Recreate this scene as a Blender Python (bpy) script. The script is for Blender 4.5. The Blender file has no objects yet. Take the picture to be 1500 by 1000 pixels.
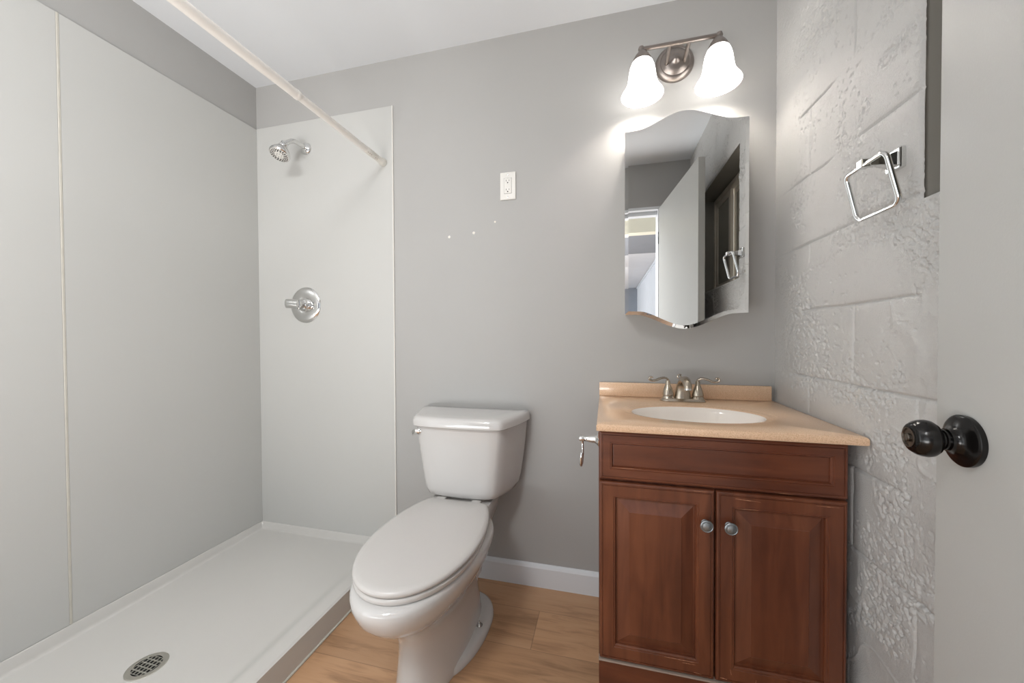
import bpy, bmesh, math, random
import numpy as np
from mathutils import Vector, Matrix
random.seed(7)
C = bpy.context.scene.collection
S = bpy.context.scene
PI = math.pi

# ------------------------------------------------------------------ camera
CAM_H = 1.103
yaw, pitch, roll, FPX = 0.246076, 0.0153638, 0.0048127, 542.213
cyw, syw, cp, sp, cr, sr = math.cos(yaw), math.sin(yaw), math.cos(pitch), math.sin(pitch), math.cos(roll), math.sin(roll)
fw = Vector((-syw*cp, cyw*cp, -sp))
r0 = Vector((cyw, syw, 0)); d0 = fw.cross(r0)
rt = r0*cr + d0*sr
dn = -r0*sr + d0*cr
cam_d = bpy.data.cameras.new('camera'); cam = bpy.data.objects.new('camera', cam_d); C.objects.link(cam)
m3 = Matrix((rt, -dn, -fw)).transposed()
cam.matrix_world = Matrix.Translation((0, 0, CAM_H)) @ m3.to_4x4()
cam_d.sensor_fit = 'HORIZONTAL'; cam_d.sensor_width = 36.0; cam_d.lens = FPX/1500*36.0
cam_d.clip_start = 0.02
S.camera = cam

# ------------------------------------------------------------------ world, view, big lights
S.view_settings.view_transform = 'Standard'; S.view_settings.look = 'None'
S.view_settings.gamma = 1; S.view_settings.use_curve_mapping = False
S.view_settings.exposure = -0.08
w = bpy.data.worlds.new('world'); S.world = w; w.use_nodes = True
w.node_tree.nodes['Background'].inputs[0].default_value = (0.93, 0.975, 1.0, 1)
w.node_tree.nodes['Background'].inputs[1].default_value = 2.5

SHADE_L = 3.8       # glow of the frosted shades
BULB_L = 290.0       # bulbs
HALL_W = 15.0       # added fill light in the room beyond the door
def area_lamp(name, loc, rot, sx, sy, power, col):
    l = bpy.data.lights.new(name, 'AREA'); l.shape = 'RECTANGLE'; l.size = sx; l.size_y = sy
    l.energy = power; l.color = col
    o = bpy.data.objects.new(name, l); C.objects.link(o); o.location = loc; o.rotation_euler = rot
    return o
area_lamp('hall_fill', (-1.0, -3.2, 1.25), (math.radians(90), 0, math.radians(180)), 2.0, 1.8, HALL_W, (1.0, 0.985, 0.97))

def look_rot(loc, to): return (Vector(to)-Vector(loc)).to_track_quat('-Z', 'Y').to_euler()
BOUNCE_W = 66.0     # added fill aimed up at the ceiling from behind the camera
l0 = (-1.0, -1.1, .55)
area_lamp('bounce_fill', l0, look_rot(l0, (-.97, -.75, 2.42)), 1.3, 1.0, BOUNCE_W, (.975, .985, .99))

OVERHEAD_W = 44.0    # unseen fill added overhead behind the camera, shining down into the room
l1 = (-.66, -.50, 2.36)
area_lamp('overhead_fill', l1, look_rot(l1, (-1.25, .15, 0.2)), .7, .5, OVERHEAD_W, (.975, .985, .99))

# ------------------------------------------------------------------ helpers
def P(name): return bpy.data.materials[name]
def newmat(name):
    m = bpy.data.materials.new(name); m.use_nodes = True
    nt = m.node_tree; b = nt.nodes['Principled BSDF']
    return m, nt, b
def N(nt, t, **k):
    n = nt.nodes.new(t)
    for a, v in k.items(): setattr(n, a, v)
    return n
def lin(c): return tuple(((v/255)/12.92 if v/255 <= .04045 else ((v/255+.055)/1.055)**2.4) for v in c)
def mat(name, rgb, rough=.5, metal=0., vary=.04, scale=6., bump=0., bscale=200., coat=0., spec=.5, stretch=None):
    """procedural surface: colour modulated by noise, optional fine bump"""
    m, nt, b = newmat(name); L = nt.links
    c = lin(rgb)
    tc = N(nt, 'ShaderNodeTexCoord')
    mp = N(nt, 'ShaderNodeMapping'); L.new(tc.outputs['Object'], mp.inputs[0])
    if stretch: mp.inputs['Scale'].default_value = stretch
    nz = N(nt, 'ShaderNodeTexNoise'); nz.inputs['Scale'].default_value = scale; nz.inputs['Detail'].default_value = 4
    L.new(mp.outputs[0], nz.inputs['Vector'])
    rp = N(nt, 'ShaderNodeValToRGB')
    rp.color_ramp.elements[0].position = .3; rp.color_ramp.elements[1].position = .7
    rp.color_ramp.elements[0].color = tuple(v*(1-vary) for v in c)+(1,)
    rp.color_ramp.elements[1].color = tuple(min(1, v*(1+vary)) for v in c)+(1,)
    L.new(nz.outputs[0], rp.inputs[0]); L.new(rp.outputs[0], b.inputs['Base Color'])
    b.inputs['Roughness'].default_value = rough; b.inputs['Metallic'].default_value = metal
    b.inputs['Coat Weight'].default_value = coat; b.inputs['Specular IOR Level'].default_value = spec
    if bump:
        n2 = N(nt, 'ShaderNodeTexNoise'); n2.inputs['Scale'].default_value = bscale; n2.inputs['Detail'].default_value = 3
        L.new(mp.outputs[0], n2.inputs['Vector'])
        bp = N(nt, 'ShaderNodeBump'); bp.inputs['Strength'].default_value = bump; bp.inputs['Distance'].default_value = .002
        L.new(n2.outputs[0], bp.inputs['Height']); L.new(bp.outputs[0], b.inputs['Normal'])
    return m

def finish(name, bm, m, parent=None, smooth=False, angle=35, recalc=True, merge=True):
    if merge: bmesh.ops.remove_doubles(bm, verts=bm.verts, dist=1e-6)
    if recalc: bmesh.ops.recalc_face_normals(bm, faces=bm.faces)
    me = bpy.data.meshes.new(name)
    # origin
    if parent is not None:
        org = wloc(parent)
    else:
        xs = [v.co for v in bm.verts]
        mn = Vector((min(v.x for v in xs), min(v.y for v in xs), min(v.z for v in xs)))
        mx = Vector((max(v.x for v in xs), max(v.y for v in xs), max(v.z for v in xs)))
        org = Vector(((mn.x+mx.x)/2, (mn.y+mx.y)/2, mn.z))
    bmesh.ops.translate(bm, verts=bm.verts, vec=-org)
    if smooth:
        for f in bm.faces: f.smooth = True
        for e in bm.edges:
            if len(e.link_faces) == 2 and e.calc_face_angle(0) > math.radians(angle): e.smooth = False
    bm.to_mesh(me); bm.free()
    me.materials.append(m)
    o = bpy.data.objects.new(name, me); C.objects.link(o)
    if parent is not None: o.parent = parent
    else: o.location = org
    return o
def wloc(o):
    v = Vector(o.location)
    while o.parent is not None:
        o = o.parent; v = v + Vector(o.location)
    return v
def tag(o, label=None, cat=None, group=None, kind=None):
    if label: o['label'] = label
    if cat: o['category'] = cat
    if group: o['group'] = group
    if kind: o['kind'] = kind
    return o
def thing(name, loc, label, cat, group=None, kind=None):
    o = bpy.data.objects.new(name, None); C.objects.link(o); o.location = loc; o.empty_display_size = .05
    return tag(o, label, cat, group, kind)

def BM(): return bmesh.new()
def bx(bm, x0, x1, y0, y1, z0, z1, bev=0, seg=2, M=None):
    r = bmesh.ops.create_cube(bm, size=1)
    vs = r['verts']
    for v in vs:
        v.co = Vector((x0+(v.co.x+.5)*(x1-x0), y0+(v.co.y+.5)*(y1-y0), z0+(v.co.z+.5)*(z1-z0)))
    if bev:
        es = list({e for v in vs for e in v.link_edges})
        g = bmesh.ops.bevel(bm, geom=es, offset=bev, segments=seg, affect='EDGES', profile=.5)
        vs = list({v for f in g['faces'] for v in f.verts} | {v for v in vs if v.is_valid})
    if M is not None:
        for v in set(vs): v.co = M @ v.co
    return bm
def rings(bm, secs, close=True, cap0=True, cap1=True):
    """loft between rings of equal point count"""
    R = [[bm.verts.new(p) for p in s] for s in secs]
    n = len(R[0])
    for a, b in zip(R[:-1], R[1:]):
        for i in range(n if close else n-1):
            j = (i+1) % n
            bm.faces.new((a[i], a[j], b[j], b[i]))
    if cap0: bm.faces.new(R[0][::-1])
    if cap1: bm.faces.new(R[-1])
    return bm
def basis(axis):
    a = Vector(axis).normalized()
    u = a.orthogonal().normalized(); v = a.cross(u)
    return a, u, v
def lathe(bm, org, axis, prof, n=40, cap0=True, cap1=True, sx=1, sy=1, up=None):
    """prof: list of (radius, distance along axis)"""
    a = Vector(axis).normalized()
    if up is not None:
        v = Vector(up) - a*Vector(up).dot(a); v.normalize(); u = v.cross(a)
    else: a, u, v = basis(axis)
    org = Vector(org)
    secs = [[org + a*d + u*(r*sx*math.cos(2*PI*i/n)) + v*(r*sy*math.sin(2*PI*i/n)) for i in range(n)] for r, d in prof]
    return rings(bm, secs, True, cap0, cap1)
def tube(bm, pts, rad, n=14, closed=False, flat=None):
    pts = [Vector(p) for p in pts]; m = len(pts)
    if not isinstance(rad, (list, tuple)): rad = [rad]*m
    T = []
    for i in range(m):
        a = pts[(i-1) % m] if (closed or i > 0) else pts[i]
        b = pts[(i+1) % m] if (closed or i < m-1) else pts[i]
        T.append((b-a).normalized())
    u = T[0].orthogonal().normalized() if flat is None else (Vector(flat)-T[0]*Vector(flat).dot(T[0])).normalized()
    secs = []
    for i in range(m):
        u = (u - T[i]*u.dot(T[i])).normalized(); v = T[i].cross(u)
        r = rad[i]
        ru, rv = r if isinstance(r, tuple) else (r, r)
        secs.append([pts[i] + u*(ru*math.cos(2*PI*k/n)) + v*(rv*math.sin(2*PI*k/n)) for k in range(n)])
    if closed:
        return rings(bm, secs+[secs[0]], True, False, False)
    return rings(bm, secs, True, True, True)
def smoothpts(pts, k=6, closed=False):
    """Catmull-Rom"""
    pts = [Vector(p) for p in pts]; n = len(pts); out = []
    rng = n if closed else n-1
    for i in range(rng):
        p0 = pts[(i-1) % n] if closed or i > 0 else pts[0]
        p1 = pts[i]; p2 = pts[(i+1) % n]
        p3 = pts[(i+2) % n] if closed or i < n-2 else pts[-1]
        for s in range(k):
            t = s/k
            out.append(.5*((2*p1)+(p2-p0)*t+(2*p0-5*p1+4*p2-p3)*t*t+(3*p1-p0-3*p2+p3)*t**3))
    if not closed: out.append(pts[-1])
    return out
def poly_extrude(bm, pts2, f0, f1):
    """pts2 -> two outlines through functions f0, f1, bridged and capped"""
    return rings(bm, [[f0(p) for p in pts2], [f1(p) for p in pts2]])
def struct(name, bm, m, smooth=False, parent=None, **k):
    o = finish(name, bm, m, parent, smooth, **k)
    if parent is None: o['kind'] = 'structure'
    return o

# ------------------------------------------------------------------ materials
mat('paint_grey', (171, 170, 168), .62, vary=.015, scale=3, bump=.05, bscale=350)
mat('paint_block', (190, 189, 187), .5, vary=.03, scale=5, bump=.7, bscale=330)
mat('reveal_shaded', (150, 147, 140), .6, vary=.05, scale=5, bump=.1)  # block wall paint darkened to stand for the shade inside the window recess
mat('paint_ceiling', (226, 229, 232), .8, vary=.01, scale=2, bump=.08, bscale=260)
mat('paint_door', (176, 176, 173), .42, vary=.012, scale=3, bump=.06, bscale=300)
mat('paint_trim', (222, 225, 229), .4, vary=.015, scale=4)
mat('shower_panel', (193, 193, 190), .32, vary=.012, scale=2.2, bump=.02, bscale=60, spec=.4)
mat('panel_edge', (238, 236, 230), .35, vary=.01)
mat('caulk', (196, 192, 182), .5, vary=.06, scale=20)
mat('acrylic', (199, 197, 193), .2, vary=.01, scale=3, spec=.5)
mat('porcelain', (201, 199, 197), .1, vary=.006, scale=3, coat=.4)
mat('seat_plastic', (196, 193, 190), .26, vary=.006, scale=3)
mat('chrome', (225, 225, 224), .09, 1.0, vary=.03, scale=20)
mat('brushed_nickel', (188, 178, 164), .27, 1.0, vary=.06, scale=40, stretch=(1, 1, 12))
mat('lamp_nickel', (150, 142, 137), .34, 1.0, vary=.05, scale=30)
mat('knob_pewter', (150, 156, 160), .38, .9, vary=.06, scale=60)
mat('black_bronze', (17, 15, 14), .2, .35, vary=.2, scale=30, spec=.55)
mat('keyway', (96, 90, 84), .3, 1.0, vary=.1, scale=60)
mat('drain_steel', (208, 206, 198), .38, 1.0, vary=.06, scale=40)
mat('dark_void', (12, 11, 10), .9, vary=.1)
mat('white_plastic', (226, 224, 219), .35, vary=.01, scale=10)
mat('rod_white', (236, 232, 226), .35, vary=.02, scale=8)
mat('alu_frame', (236, 226, 212), .45, .0, vary=.06, scale=12)
mat('basin', (246, 238, 230), .12, vary=.006, coat=.3)
mat('hall_cream', (222, 218, 200), .7, vary=.02)
mat('hall_bluegrey', (128, 131, 137), .7, vary=.03)
mat('hall_white', (206, 208, 212), .7, vary=.02)
mat('slat_white', (214, 220, 228), .6, vary=.03)
mat('rubber', (225, 222, 214), .6, vary=.03)

# mirror
m, nt, b = newmat('mirror_silver'); b.inputs['Metallic'].default_value = 1; b.inputs['Roughness'].default_value = .006
nz = N(nt, 'ShaderNodeTexNoise'); nz.inputs['Scale'].default_value = 3
rp = N(nt, 'ShaderNodeValToRGB'); rp.color_ramp.elements[0].color = (.86, .865, .86, 1); rp.color_ramp.elements[1].color = (.88, .885, .88, 1)
nt.links.new(nz.outputs[0], rp.inputs[0]); nt.links.new(rp.outputs[0], b.inputs['Base Color'])

# glowing shade and bulb
def glow(name, col, L0, L1, base):
    m, nt, b = newmat(name); L = nt.links
    b.inputs['Base Color'].default_value = base+(1,); b.inputs['Roughness'].default_value = .35
    tc = N(nt, 'ShaderNodeTexCoord'); nz = N(nt, 'ShaderNodeTexNoise'); nz.inputs['Scale'].default_value = 60; nz.inputs['Detail'].default_value = 2
    L.new(tc.outputs['Object'], nz.inputs['Vector'])
    mr = N(nt, 'ShaderNodeMapRange'); mr.inputs['To Min'].default_value = L0; mr.inputs['To Max'].default_value = L1
    L.new(nz.outputs[0], mr.inputs['Value'])
    b.inputs['Emission Color'].default_value = col+(1,)
    L.new(mr.outputs[0], b.inputs['Emission Strength'])
    return m
glow('frosted_shade', (1.0, .965, .925), SHADE_L*.97, SHADE_L*1.03, (.85, .85, .84))
glow('bulb_glow', (1.0, .93, .84), BULB_L*.98, BULB_L*1.02, (.9, .9, .9))
glow('blind_daylight', (.80, .90, 1.0), 1.1, 1.3, (.8, .8, .8))

# window glass: dark evening pane
m, nt, b = newmat('window_glass'); L = nt.links
gl = N(nt, 'ShaderNodeBsdfGlossy'); gl.inputs['Roughness'].default_value = .12; gl.inputs['Color'].default_value = (.8, .8, .78, 1)
tr = N(nt, 'ShaderNodeBsdfTransparent'); tr.inputs['Color'].default_value = (.5, .48, .42, 1)
df = N(nt, 'ShaderNodeBsdfDiffuse')
tc = N(nt, 'ShaderNodeTexCoord'); nz = N(nt, 'ShaderNodeTexNoise'); nz.inputs['Scale'].default_value = 2.5
L.new(tc.outputs['Object'], nz.inputs['Vector'])
rp = N(nt, 'ShaderNodeValToRGB'); rp.color_ramp.elements[0].color = (.42, .40, .345, 1); rp.color_ramp.elements[1].color = (.52, .50, .44, 1)
L.new(nz.outputs[0], rp.inputs[0]); L.new(rp.outputs[0], df.inputs['Color'])
m1 = N(nt, 'ShaderNodeMixShader'); m1.inputs[0].default_value = .93; L.new(tr.outputs[0], m1.inputs[1]); L.new(df.outputs[0], m1.inputs[2])
m2 = N(nt, 'ShaderNodeMixShader'); m2.inputs[0].default_value = .10; L.new(m1.outputs[0], m2.inputs[1]); L.new(gl.outputs[0], m2.inputs[2])
L.new(m2.outputs[0], nt.nodes['Material Output'].inputs[0])

# countertop: speckled tan cultured granite
m, nt, b = newmat('tan_counter'); L = nt.links
tc = N(nt, 'ShaderNodeTexCoord')
n1 = N(nt, 'ShaderNodeTexNoise'); n1.inputs['Scale'].default_value = 420; n1.inputs['Detail'].default_value = 2
n2 = N(nt, 'ShaderNodeTexNoise'); n2.inputs['Scale'].default_value = 900; n2.inputs['Detail'].default_value = 1
for n in (n1, n2): L.new(tc.outputs['Object'], n.inputs['Vector'])
r1 = N(nt, 'ShaderNodeValToRGB'); r1.color_ramp.elements[0].position = .22; r1.color_ramp.elements[1].position = .62
r1.color_ramp.elements[0].color = lin((204, 165, 131))+(1,); r1.color_ramp.elements[1].color = lin((236, 202, 170))+(1,)
r2 = N(nt, 'ShaderNodeValToRGB'); r2.color_ramp.elements[0].position = .62; r2.color_ramp.elements[1].position = .7
L.new(n1.outputs[0], r1.inputs[0]); L.new(n2.outputs[0], r2.inputs[0])
mx = N(nt, 'ShaderNodeMix', data_type='RGBA'); L.new(r2.outputs[0], mx.inputs[0]); L.new(r1.outputs[0], mx.inputs[6]); mx.inputs[7].default_value = lin((232, 206, 180))+(1,)
L.new(mx.outputs[2], b.inputs['Base Color']); b.inputs['Roughness'].default_value = .16; b.inputs['Coat Weight'].default_value = .2

# stained wood with worn streaks
def wood(name, c0, c1, c2, vertical=True, rough=.32):
    m, nt, b = newmat(name); L = nt.links
    tc = N(nt, 'ShaderNodeTexCoord'); mp = N(nt, 'ShaderNodeMapping'); L.new(tc.outputs['Object'], mp.inputs[0])
    mp.inputs['Scale'].default_value = (14, 14, 1.6) if vertical else (1.6, 14, 14)
    n1 = N(nt, 'ShaderNodeTexNoise'); n1.inputs['Scale'].default_value = 2.4; n1.inputs['Detail'].default_value = 6; n1.inputs['Distortion'].default_value = .6
    L.new(mp.outputs[0], n1.inputs['Vector'])
    n2 = N(nt, 'ShaderNodeTexNoise'); n2.inputs['Scale'].default_value = 3.2; n2.inputs['Detail'].default_value = 3
    L.new(tc.outputs['Object'], n2.inputs['Vector'])
    mxv = N(nt, 'ShaderNodeMath', operation='MULTIPLY_ADD'); mxv.inputs[1].default_value = .55
    mm = N(nt, 'ShaderNodeMath', operation='MULTIPLY'); mm.inputs[1].default_value = .45
    L.new(n2.outputs[0], mm.inputs[0]); L.new(n1.outputs[0], mxv.inputs[0]); L.new(mm.outputs[0], mxv.inputs[2])
    rp = N(nt, 'ShaderNodeValToRGB'); e = rp.color_ramp.elements
    e[0].position = .36; e[0].color = lin(c0)+(1,); e[1].position = .66; e[1].color = lin(c2)+(1,)
    k = e.new(.5); k.color = lin(c1)+(1,)
    L.new(mxv.outputs[0], rp.inputs[0]); L.new(rp.outputs[0], b.inputs['Base Color'])
    b.inputs['Roughness'].default_value = rough; b.inputs['Coat Weight'].default_value = .15; b.inputs['Coat Roughness'].default_value = .3
    bp = N(nt, 'ShaderNodeBump'); bp.inputs['Strength'].default_value = .06; bp.inputs['Distance'].default_value = .001
    L.new(n1.outputs[0], bp.inputs['Height']); L.new(bp.outputs[0], b.inputs['Normal'])
    return m
wood('cherry_wood', (86, 46, 30), (104, 58, 38), (122, 72, 48))
wood('cherry_wood_rail', (82, 43, 28), (100, 54, 35), (118, 68, 45), vertical=False)
mat('worn_wood', (196, 142, 110), .6, vary=.15, scale=60)
mat('strip_grey', (168, 152, 140), .5, vary=.1, scale=30)

# plank floor
m, nt, b = newmat('plank_floor'); L = nt.links
geo = N(nt, 'ShaderNodeNewGeometry'); sep = N(nt, 'ShaderNodeSeparateXYZ'); L.new(geo.outputs['Position'], sep.inputs[0])
def mth(op, a, bb=None, c=None):
    n = N(nt, 'ShaderNodeMath', operation=op)
    for i, v in enumerate((a, bb, c)):
        if v is None: continue
        if isinstance(v, (int, float)): n.inputs[i].default_value = v
        else: L.new(v, n.inputs[i])
    return n.outputs[0]
PW, PL = .188, 1.22
yr = mth('DIVIDE', mth('SUBTRACT', sep.outputs['Y'], 1.448-.188*20), PW)
row = mth('FLOOR', yr); fy = mth('FRACT', yr)
# row 19 (Y 1.26..1.448) has an end joint at x=-.255 ; shift per row
sh = mth('MULTIPLY', mth('SUBTRACT', row, 19.0), .437)
xr = mth('DIVIDE', mth('ADD', mth('SUBTRACT', sep.outputs['X'], -.255-PL*10), sh), PL)
col = mth('FLOOR', xr); fx = mth('FRACT', xr)
cmb = N(nt, 'ShaderNodeCombineXYZ'); L.new(row, cmb.inputs[0]); L.new(col, cmb.inputs[1])
wn = N(nt, 'ShaderNodeTexWhiteNoise', noise_dimensions='3D'); L.new(cmb.outputs[0], wn.inputs['Vector'])
# grain
off = N(nt, 'ShaderNodeVectorMath', operation='SCALE'); L.new(wn.outputs['Color'], off.inputs[0]); off.inputs['Scale'].default_value = 30
ad = N(nt, 'ShaderNodeVectorMath', operation='ADD'); L.new(geo.outputs['Position'], ad.inputs[0]); L.new(off.outputs[0], ad.inputs[1])
mp = N(nt, 'ShaderNodeMapping'); mp.inputs['Scale'].default_value = (1.5, 16, 1); L.new(ad.outputs[0], mp.inputs[0])
g1 = N(nt, 'ShaderNodeTexNoise'); g1.inputs['Scale'].default_value = 2.2; g1.inputs['Detail'].default_value = 7; g1.inputs['Distortion'].default_value = 1.2; g1.inputs['Roughness'].default_value = .62
L.new(mp.outputs[0], g1.inputs['Vector'])
mp2 = N(nt, 'ShaderNodeMapping'); mp2.inputs['Scale'].default_value = (2, 5, 1); L.new(ad.outputs[0], mp2.inputs[0])
g2 = N(nt, 'ShaderNodeTexNoise'); g2.inputs['Scale'].default_value = 1.6; g2.inputs['Detail'].default_value = 2
L.new(mp2.outputs[0], g2.inputs['Vector'])
v = mth('ADD', mth('MULTIPLY', g1.outputs[0], .55), mth('MULTIPLY', g2.outputs[0], .45))
rp = N(nt, 'ShaderNodeValToRGB'); e = rp.color_ramp.elements
e[0].position = .34; e[0].color = lin((150, 114, 84))+(1,); e[1].position = .66; e[1].color = lin((196, 156, 121))+(1,)
k = e.new(.5); k.color = lin((190, 149, 113))+(1,)
L.new(v, rp.inputs[0])
br = mth('ADD', mth('MULTIPLY', wn.outputs['Value'], .22), .89)
hsv = N(nt, 'ShaderNodeHueSaturation'); L.new(br, hsv.inputs['Value']); L.new(rp.outputs[0], hsv.inputs['Color'])
ey = mth('LESS_THAN', mth('MINIMUM', fy, mth('SUBTRACT', 1.0, fy)), .006)
ex = mth('LESS_THAN', mth('MINIMUM', fx, mth('SUBTRACT', 1.0, fx)), .0012)
edge = mth('MAXIMUM', ey, ex)
mx = N(nt, 'ShaderNodeMix', data_type='RGBA'); L.new(mth('MULTIPLY', edge, .45), mx.inputs[0]); L.new(hsv.outputs[0], mx.inputs[6]); mx.inputs[7].default_value = lin((84, 62, 46))+(1,)
L.new(mx.outputs[2], b.inputs['Base Color']); b.inputs['Roughness'].default_value = .38
bp = N(nt, 'ShaderNodeBump'); bp.inputs['Strength'].default_value = .12; bp.inputs['Distance'].default_value = .001
L.new(g1.outputs[0], bp.inputs['Height']); L.new(bp.outputs[0], b.inputs['Normal'])

# ------------------------------------------------------------------ room shell
XL, XR, YB, YF, HC = -1.80, .623, 1.60, -.12, 2.427
DX0, DX1 = -.41, .402           # doorway
bm = BM(); bx(bm, XL-.15, XR+.25, YF-.13, YB+.1, -.1, 0); struct('floor', bm, P('plank_floor'))
bm = BM(); bx(bm, XL-.15, XR+.25, YF-.13, YB+.1, HC, HC+.1); struct('ceiling', bm, P('paint_ceiling'))
bm = BM(); bx(bm, XL-.15, XR+.25, YB, YB+.1, 0, HC); struct('wall_back', bm, P('paint_grey'))
bm = BM(); bx(bm, XL-.12, XL, YF, YB, 0, HC); struct('wall_left', bm, P('paint_grey'))
# front wall with the doorway
HD = 2.095
bm = BM()
bx(bm, DX0-.12, DX0, YF-.13, YF, 0, HC); bx(bm, DX1, XR+.25, YF-.13, YF, 0, HC); bx(bm, DX0, DX1, YF-.13, YF, HD, HC)
struct('wall_front', bm, P('paint_grey'), merge=False)
# door lining and stop
bm = BM()
bx(bm, DX0, DX0+.02, YF-.14, YF+.005, 0, HD); bx(bm, DX1-.0-.004, DX1+.016, YF-.14, YF+.002, 0, HD)
bx(bm, DX0+.02, DX1-.004, YF-.14, YF+.002, HD-.022, HD, .002)
bx(bm, DX0+.02, DX1-.004, YF-.11, YF-.05, HD-.05, HD-.022, .002)
bx(bm, DX0+.02, DX0+.032, YF-.11, YF-.05, 0, HD-.05)
o = struct('trim_1', bm, P('paint_trim'), merge=False)

# ---- painted block wall on the right: displaced grid with the window recess
RY0, RY1, RZ0, RZ1 = .092, .936, 1.378, 2.022
def vnoise(Y, Z, f, seed):
    rs = np.random.RandomState(seed); G = rs.rand(512, 512)
    y = Y*f+37.3; z = Z*f+11.7
    iy = np.floor(y).astype(int); iz = np.floor(z).astype(int); ty = y-iy; tz = z-iz
    ty = ty*ty*(3-2*ty); tz = tz*tz*(3-2*tz)
    g = lambda a, c: G[a % 512, c % 512]
    return (g(iy, iz)*(1-ty)+g(iy+1, iz)*ty)*(1-tz)+(g(iy, iz+1)*(1-ty)+g(iy+1, iz+1)*ty)*tz
def sst(a, b, x): t = np.clip((x-a)/(b-a), 0, 1); return t*t*(3-2*t)
def block_h(Y, Z):
    """height of the painted face in metres, positive = out into the room"""
    wob = (vnoise(Y, Z, 9, 1)-.5)*.006
    rowf = (Z+wob-.1285)/.2105; row = np.floor(rowf); dz = np.abs(rowf-np.round(rowf))*.2105
    yo = np.where(row.astype(int) % 2 == 0, 1.147, .94)
    cf = (Y+wob-yo)/.42; dy = np.abs(cf-np.round(cf))*.42
    j = np.maximum(np.exp(-(dz/.0024)**2), np.exp(-(dy/.0022)**2))
    jm = .08+.92*sst(.40, .60, vnoise(Y, Z, 6.5, 2))           # partly filled with paint
    h = -.0062*j*jm
    # slightly slumped, rounded block edges
    h -= .0016*np.exp(-(np.minimum(dz, dy)/.012)**2)*jm
    h += (vnoise(Y, Z, 7, 3)-.5)*.0045 + (vnoise(Y, Z, 26, 4)-.5)*.0020 + (vnoise(Y, Z, 90, 14)-.5)*.0007
    patch = sst(.50, .66, .6*vnoise(Y, Z, 7.5, 5)+.4*vnoise(Y, Z, 17, 6))
    pits = vnoise(Y, Z*.8, 165, 7)*.6+vnoise(Y, Z, 330, 8)*.4
    h -= patch*.0043*sst(.50, .70, pits)
    h += patch*.0012*vnoise(Y, Z, 60, 9)
    sparse = sst(.80, .88, vnoise(Y, Z, 120, 10))
    h -= .0032*sparse*sst(.4, .6, vnoise(Y, Z, 10, 11))
    # trowelled ridges
    rid = np.abs(vnoise(Y+Z*.3, Z, 11, 12)-.5)
    h += .0022*np.exp(-(rid/.03)**2)*sst(.5, .7, vnoise(Y, Z, 4, 13))
    sm = sst(1.42, 1.52, Y)                                   # smoother skim by the corner
    return h*(1-.65*sm)-.0005
st = .0026
ys = np.unique(np.concatenate([np.arange(YF, YB+1e-6, st), [RY0, RY1, YB]]))
zs = np.unique(np.concatenate([np.arange(0, HC+1e-6, st), [RZ0, RZ1, HC]]))
ys = ys[np.insert(np.diff(ys) > 6e-4, 0, True) | np.isin(ys, [RY0, RY1])]; zs = zs[np.insert(np.diff(zs) > 6e-4, 0, True) | np.isin(zs, [RZ0, RZ1])]
YY, ZZ = np.meshgrid(ys, zs, indexing='ij')
HH = block_h(YY, ZZ)
edge_d = np.maximum(np.maximum(RY0-YY, YY-RY1), np.maximum(RZ0-ZZ, ZZ-RZ1))
HH *= np.where(edge_d >= 0, .22+.78*sst(.0, .014, edge_d), 1)
# round the arris of the recess
din = np.maximum(np.maximum(RY0-YY, YY-RY1), np.maximum(RZ0-ZZ, ZZ-RZ1))
HH -= np.where(din >= 0, .005*np.exp(-(np.maximum(din, 0)/.005)**2), 0)
XX = XR-HH
ny, nz_ = YY.shape
V = np.stack([XX, YY, ZZ], -1).reshape(-1, 3)
idx = np.arange(ny*nz_).reshape(ny, nz_)
cyc = (ys[:-1]+ys[1:])/2; czc = (zs[:-1]+zs[1:])/2
keep = ~((cyc[:, None] > RY0) & (cyc[:, None] < RY1) & (czc[None, :] > RZ0) & (czc[None, :] < RZ1))
q = np.stack([idx[:-1, :-1], idx[:-1, 1:], idx[1:, 1:], idx[1:, :-1]], -1)[keep]
verts = V.tolist(); faces = q.tolist(); nwall = len(faces)
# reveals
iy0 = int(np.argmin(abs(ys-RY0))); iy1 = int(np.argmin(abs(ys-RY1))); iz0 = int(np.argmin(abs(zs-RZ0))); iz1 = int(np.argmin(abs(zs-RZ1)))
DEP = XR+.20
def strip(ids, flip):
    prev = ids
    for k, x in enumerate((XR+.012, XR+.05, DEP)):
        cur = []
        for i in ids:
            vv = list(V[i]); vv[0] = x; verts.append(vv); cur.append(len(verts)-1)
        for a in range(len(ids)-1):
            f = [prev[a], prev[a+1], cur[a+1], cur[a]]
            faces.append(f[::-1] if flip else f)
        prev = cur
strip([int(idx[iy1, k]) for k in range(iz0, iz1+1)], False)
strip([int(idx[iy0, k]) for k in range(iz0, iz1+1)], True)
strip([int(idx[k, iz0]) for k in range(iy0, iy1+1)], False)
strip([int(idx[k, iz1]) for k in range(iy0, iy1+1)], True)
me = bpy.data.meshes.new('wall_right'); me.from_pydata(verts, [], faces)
me.materials.append(P('paint_block')); me.materials.append(P('reveal_shaded'))
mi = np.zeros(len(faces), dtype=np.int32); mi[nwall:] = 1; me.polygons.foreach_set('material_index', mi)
me.polygons.foreach_set('use_smooth', np.ones(len(faces), dtype=bool))
o = bpy.data.objects.new('wall_right', me); C.objects.link(o); o['kind'] = 'structure'
# body of the block wall behind the painted face, round the opening
bm = BM()
bx(bm, XR+.03, XR+.25, YF, YB, 0, RZ0-.012); bx(bm, XR+.03, XR+.25, YF, YB, RZ1+.012, HC)
bx(bm, XR+.03, XR+.25, RY1+.012, YB, RZ0-.012, RZ1+.012); bx(bm, XR+.03, XR+.25, YF, RY0-.012, RZ0-.012, RZ1+.012)
core = struct('wall_right', bm, P('paint_block'), merge=False)

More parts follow.
